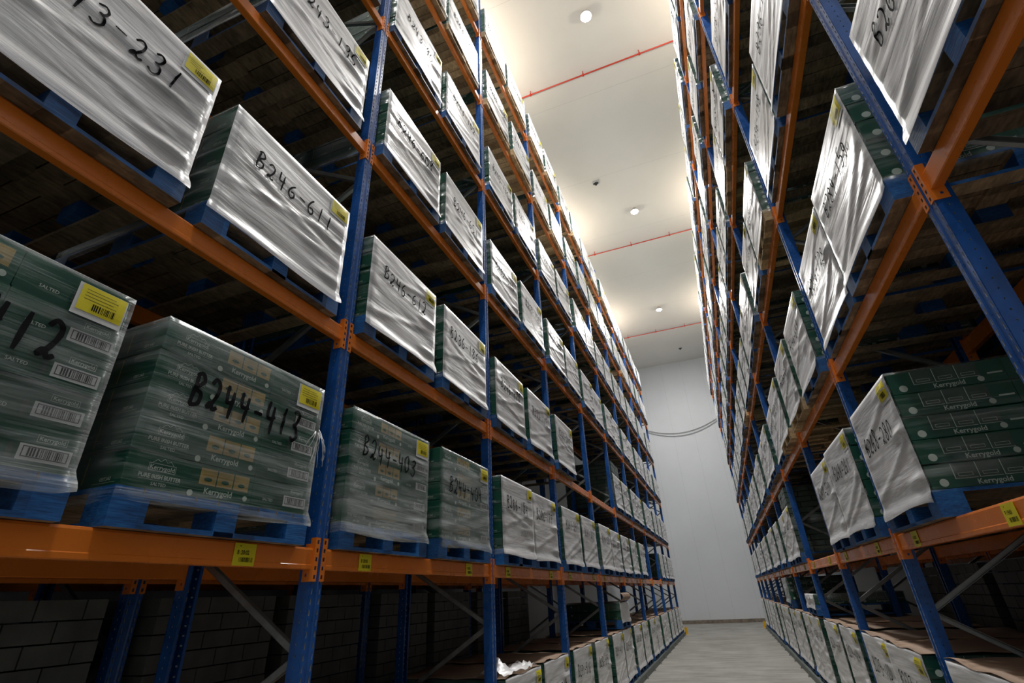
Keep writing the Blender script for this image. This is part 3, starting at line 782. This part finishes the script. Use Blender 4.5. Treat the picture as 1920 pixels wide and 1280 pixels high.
# ------------------------------------------------------------------ rack uprights and beams
for k in range(-1, 10):
    rack_upright(XL, YL0+BAY*k, 0, f'blue slotted upright with grey bracing, {ordinal(k+1)} along the left rack', 'uprights of the left rack')
for k in range(-2, 10):
    rack_upright(XR, YR0+BAY*k, PI, f'blue slotted upright with grey bracing, {ordinal(k+2)} along the right rack', 'uprights of the right rack')
for k in range(-1, 5):
    rack_upright(XL-1.40, YL0+BAY*k, 0, f'blue upright in the row behind the left rack, {ordinal(k+1)} along', 'uprights behind the left rack')
for k in range(-1, 4):
    rack_upright(XR+1.40, YR0+BAY*k, PI, f'blue upright in the row behind the right rack, {ordinal(k+1)} along', 'uprights behind the right rack')
def beams(side, bays, row=0):
    for k in bays:
        yc = (YL0 if side == 'L' else YR0)+BAY*k+1.2
        for lev in range(1, 7):
            z = LEV[lev]
            labs = ()
            if lev == 1 and row == 0:
                if side == 'L': labs = ((.70, 0), (-.78 if k >= 0 else -.8, 1))
                else: labs = ((-.62, 0), (.72, 2)) if k != -2 else ((-.62, 2),)
                if side == 'R': labs = tuple((-a, b) for a, b in labs)
                if side == 'R' and k == -1: labs = ((.585, 2), (-.76, 0))
            for fr in (0, 1):
                rz = (0 if side == 'L' else PI)
                if side == 'L': x = XL-1.40*row-(FD if fr else 0)
                else: x = XR+1.40*row+(FD if fr else 0)
                if fr: rz += PI
                where = 'front' if not fr else 'rear'
                if row == 0: lb = f'orange {where} beam, {LEVN[lev]}, {ordinal(k+(1 if side == "L" else 2))} bay of the {SIDE[side]} rack'; g = f'{where} beams of the {SIDE[side]} rack'
                else: lb = f'orange {where} beam, {LEVN[lev]}, {ordinal(k+1)} bay, row behind the {SIDE[side]} rack'; g = f'beams behind the {SIDE[side]} rack'
                if row == 0 and (side, k, lev, row, fr) in HIDDENB: continue
                KEYSB.append((side, k, lev, row, fr)); shelf_beam(x, yc, z, rz, lb, g, labs if not fr else ())
HIDDENB = set()
#HIDDENB-BEGIN
HIDDENB = set([('L',-1,4,0,1),('L',-1,5,0,0),('L',-1,5,0,1),('L',-1,6,0,0),('L',-1,6,0,1),('L',0,4,0,1),('L',0,5,0,1),('L',0,6,0,1),('L',1,4,0,1),('L',1,5,0,1),('L',1,6,0,1),('L',2,3,0,1),('L',2,4,0,1),('L',2,5,0,1),('L',2,6,0,1),('L',3,4,0,1),('L',3,5,0,1),('L',3,6,0,1),('L',4,4,0,1),('L',4,5,0,1),('L',4,6,0,1),('L',5,3,0,1),('L',5,4,0,1),('L',5,5,0,1),('L',5,6,0,1),('L',6,3,0,1),('L',6,4,0,1),('L',6,5,0,1),('L',6,6,0,1),('L',7,3,0,1),('L',7,4,0,1),('L',7,5,0,1),('L',7,6,0,1),('L',8,3,0,1),('L',8,4,0,1),('L',8,5,0,1),('L',8,6,0,1),('R',-2,1,0,1),('R',-2,3,0,1),('R',-2,4,0,0),('R',-2,4,0,1),('R',-2,5,0,0),('R',-2,5,0,1),('R',-2,6,0,0),('R',-2,6,0,1),('R',-1,3,0,1),('R',-1,4,0,1),('R',-1,5,0,1),('R',-1,6,0,0),('R',-1,6,0,1),('R',0,3,0,1),('R',0,4,0,1),('R',0,5,0,1),('R',0,6,0,1),('R',1,2,0,1),('R',1,3,0,1),('R',1,4,0,1),('R',1,5,0,1),('R',1,6,0,1),('R',2,3,0,1),('R',2,4,0,1),('R',2,5,0,1),('R',2,6,0,1),('R',3,2,0,1),('R',3,3,0,1),('R',3,4,0,1),('R',3,5,0,1),('R',3,6,0,1),('R',4,2,0,1),('R',4,3,0,1),('R',4,4,0,1),('R',4,5,0,1),('R',4,6,0,1),('R',5,2,0,1),('R',5,3,0,1),('R',5,4,0,1),('R',5,5,0,1),('R',5,6,0,1),('R',6,2,0,1),('R',6,3,0,1),('R',6,4,0,1),('R',6,5,0,1),('R',6,6,0,1),('R',7,2,0,1),('R',7,3,0,1),('R',7,4,0,1),('R',7,5,0,1),('R',7,6,0,1),('R',8,2,0,1),('R',8,3,0,1),('R',8,4,0,1),('R',8,5,0,1),('R',8,6,0,1),('L',-1,2,1,1),('L',-1,3,1,0),('L',-1,3,1,1),('L',-1,4,1,0),('L',-1,4,1,1),('L',-1,5,1,0),('L',-1,5,1,1),('L',-1,6,1,0),('L',-1,6,1,1),('L',0,2,1,1),('L',0,3,1,0),('L',0,3,1,1),('L',0,4,1,0),('L',0,4,1,1),('L',0,5,1,0),('L',0,5,1,1),('L',0,6,1,0),('L',0,6,1,1),('L',1,2,1,1),('L',1,3,1,0),('L',1,3,1,1),('L',1,4,1,0),('L',1,4,1,1),('L',1,5,1,0),('L',1,5,1,1),('L',1,6,1,0),('L',1,6,1,1),('L',2,2,1,0),('L',2,2,1,1),('L',2,3,1,0),('L',2,3,1,1),('L',2,4,1,0),('L',2,4,1,1),('L',2,5,1,0),('L',2,5,1,1),('L',2,6,1,0),('L',2,6,1,1),('L',3,2,1,0),('L',3,2,1,1),('L',3,3,1,0),('L',3,3,1,1),('L',3,4,1,0),('L',3,4,1,1),('L',3,5,1,0),('L',3,5,1,1),('L',3,6,1,0),('L',3,6,1,1),('R',-1,1,1,1),('R',-1,2,1,1),('R',-1,3,1,0),('R',-1,3,1,1),('R',-1,4,1,0),('R',-1,4,1,1),('R',-1,5,1,0),('R',-1,5,1,1),('R',-1,6,1,0),('R',-1,6,1,1),('R',0,1,1,1),('R',0,2,1,1),('R',0,3,1,0),('R',0,3,1,1),('R',0,4,1,0),('R',0,4,1,1),('R',0,5,1,0),('R',0,5,1,1),('R',0,6,1,0),('R',0,6,1,1),('R',1,2,1,0),('R',1,2,1,1),('R',1,3,1,0),('R',1,3,1,1),('R',1,4,1,0),('R',1,4,1,1),('R',1,5,1,0),('R',1,5,1,1),('R',1,6,1,0),('R',1,6,1,1),('R',2,2,1,0),('R',2,2,1,1),('R',2,3,1,0),('R',2,3,1,1),('R',2,4,1,0),('R',2,4,1,1),('R',2,5,1,0),('R',2,5,1,1),('R',2,6,1,0),('R',2,6,1,1)])
#HIDDENB-END
beams('L', range(-1, 9)); beams('R', range(-2, 9)); beams('L', range(-1, 4), 1); beams('R', range(-1, 3), 1)

# floor-level carrier bars under the bottom pallets, guide rails and end guards
def floor_rail(side):
    x = XL+.10 if side == 'L' else XR-.10; s = 1 if side == 'L' else -1
    ya, yb = (2.3, 24.0) if side == 'L' else (0.2, 26.4)
    e = tag(empty('guide_rail', (x, (ya+yb)/2, 0)), f'grey steel guide rail on the floor along the {SIDE[side]} rack', 'guide rail', 'guide rails', 'thing')
    h = (yb-ya)/2; mb = MB(); mb.box(-.006, .006, -h, h, .0, .10, 'rail'); mb.box(min(0, -s*.07), max(0, -s*.07), -h, h, .094, .10, 'rail')
    link('angle_bar', mb.mesh('angle_bar'), e)
    mb = MB(); mb.box(-.05, .05, -.03, .03, 0, .008, 'steel'); mb.prism([(-.006+s*.006, 0), (s*.05, 0), (s*.012, .09), (s*.006, .09)], -.004, .004, 'y', 'steel'); br = mb.mesh('bracket')
    y = -h+.6
    while y < h: link('bracket', br, e, (0, y, 0)); y += 1.2
    ys = yb-.05
    g = MB(); g.box(-.09, .09, -.06, .06, 0, .012, 'yguard'); g.prism([(-.05, 0), (.05, 0), (.05, .22), (.02, .26), (-.02, .26), (-.05, .22)], -.03, .03, 'y', 'yguard')
    tag(link('rack_end_guard', g.mesh('rack_end_guard'), None, (x+s*.02, ys+.14, 0)), f'small yellow end guard on the floor at the far end of the {SIDE[side]} rack', 'guard', 'yellow end guards', 'thing')
    # two long carrier bars under the bottom pallets
    mb = MB(); mb.box(-.025, .025, -h+.1, h-.1, 0, FLOORZ[side], 'rail'); bar = mb.mesh('carrier_bar')
    link('carrier_bar', bar, e, (-s*.32, 0, 0)); link('carrier_bar', bar, e, (-s*.90, 0, 0))
floor_rail('L'); floor_rail('R')

# ------------------------------------------------------------------ ceiling fittings
def lamp(x, y, label, grp):
    e = tag(empty('ceiling_lamp', (x, y, CEIL)), label, 'lamp', grp, 'thing')
    mb = MB(); mb.tube([(0, 0, -.0), (0, 0, -.05), (0, 0, -.11), (0, 0, -.15)], [.08, .10, .145, .15], 'housing', 20); link('lamp_housing', mb.mesh('lamp_housing', True), e)
    mb = MB(); mb.tube([(0, 0, -.151), (0, 0, -.165), (0, 0, -.175)], [.135, .125, .08], 'lens', 20); link('lamp_lens', mb.mesh('lamp_lens', True), e)
nms = {0: 'behind the camera', 1: 'nearest', 2: 'middle', 3: 'farthest'}
for i, y in enumerate(LAMPS):
    if i: lamp(-.40, y, f'{nms[i]} of the three round bright lamps on the aisle ceiling', 'aisle ceiling lamps')
for i, y in enumerate((9.11, 17.3, 25.7)):
    e = tag(empty('sprinkler_pipe', (0, y, CEIL-.16)), f'{["nearest","middle","farthest"][i]} red sprinkler pipe crossing the ceiling', 'pipe', 'red ceiling pipes', 'thing')
    mb = MB(); mb.tube([(X0+.02, 0, 0), (X1-.02, 0, 0)], 0.021, 'red', 10); link('pipe_run', mb.mesh('pipe_run', True), e)
    mb = MB(); mb.tube([(0, 0, .02), (0, 0, .06), (0, 0, .155)], [.010, .012, .012], 'red', 8); mb.tube([(0, 0, -.03), (0, 0, .03)], .032, 'red', 8); hd = mb.mesh('pipe_hanger')
    x = X0+.9
    while x < X1-.5: link('pipe_hanger', hd, e, (x, 0, 0)); x += 1.55
def sensor(x, y, label):
    e = tag(empty('ceiling_sensor', (x, y, CEIL)), label, 'sensor', 'ceiling sensors', 'thing')
    mb = MB(); mb.box(-.12, .12, -.09, .09, -.03, 0, 'housing'); link('base_plate', mb.mesh('base_plate'), e)
    mb = MB(); mb.tube([(0, 0, -.03), (0, 0, -.08), (0, 0, -.12)], [.05, .055, .03], 'dark', 12); mb.box(-.09, -.05, -.02, .02, -.07, -.03, 'dark'); mb.box(.05, .09, -.02, .02, -.07, -.03, 'dark'); link('sensor_head', mb.mesh('sensor_head'), e)
sensor(-1.45, 13.4, 'small dark ceiling sensor on a white plate between near and middle lamps')
sensor(.24, 28.8, 'tiny ceiling sensor near the back wall')
for i, (dz, sg) in enumerate(((0, 1.0), (-.10, 1.12))):
    mb = MB(); pts = []
    for k in range(25):
        t = k/24; pts.append((-2.75+4.6*t, WALLY-.06, 10.45+dz+.35*t-sg*1.0*4*t*(1-t)*.62))
    mb.tube(pts, .016, 'cable', 6)
    tag(link('hanging_cable', mb.mesh('hanging_cable', True)), f'{"upper" if i == 0 else "lower"} of the two grey cables sagging across the back wall', 'cable', 'cables on the back wall', 'thing')
# unseen bowls added to house the ceiling fill lights set near the top
mb = MB(); mb.tube([(0, 0, -.16), (0, 0, -.14), (0, 0, -.06), (0, 0, -.02)], [.10, .20, .30, .31], 'housing', 20); BOWL = mb.mesh('fill_light_bowl', True)
mb = MB(); mb.tube([(.33, 0, -.04), (.33, 0, 1.9)], .012, 'steel', 6); mb.tube([(.29, 0, -.04), (.34, 0, -.04)], .012, 'steel', 6); RODM = mb.mesh('fill_light_rod')
for i, y in enumerate(LAMPS):
    for x in (-3.5, 2.7):
        e = tag(empty('added_fill_uplighter', (x, y, CEIL-1.9)), f'unseen bowl fill light added over the {"left" if x < 0 else "right"} rack top, {ordinal(i)} along', 'lamp', 'unseen fill lights added above the racks', 'thing')
        link('fill_light_bowl', BOWL, e); link('fill_light_rod', RODM, e)
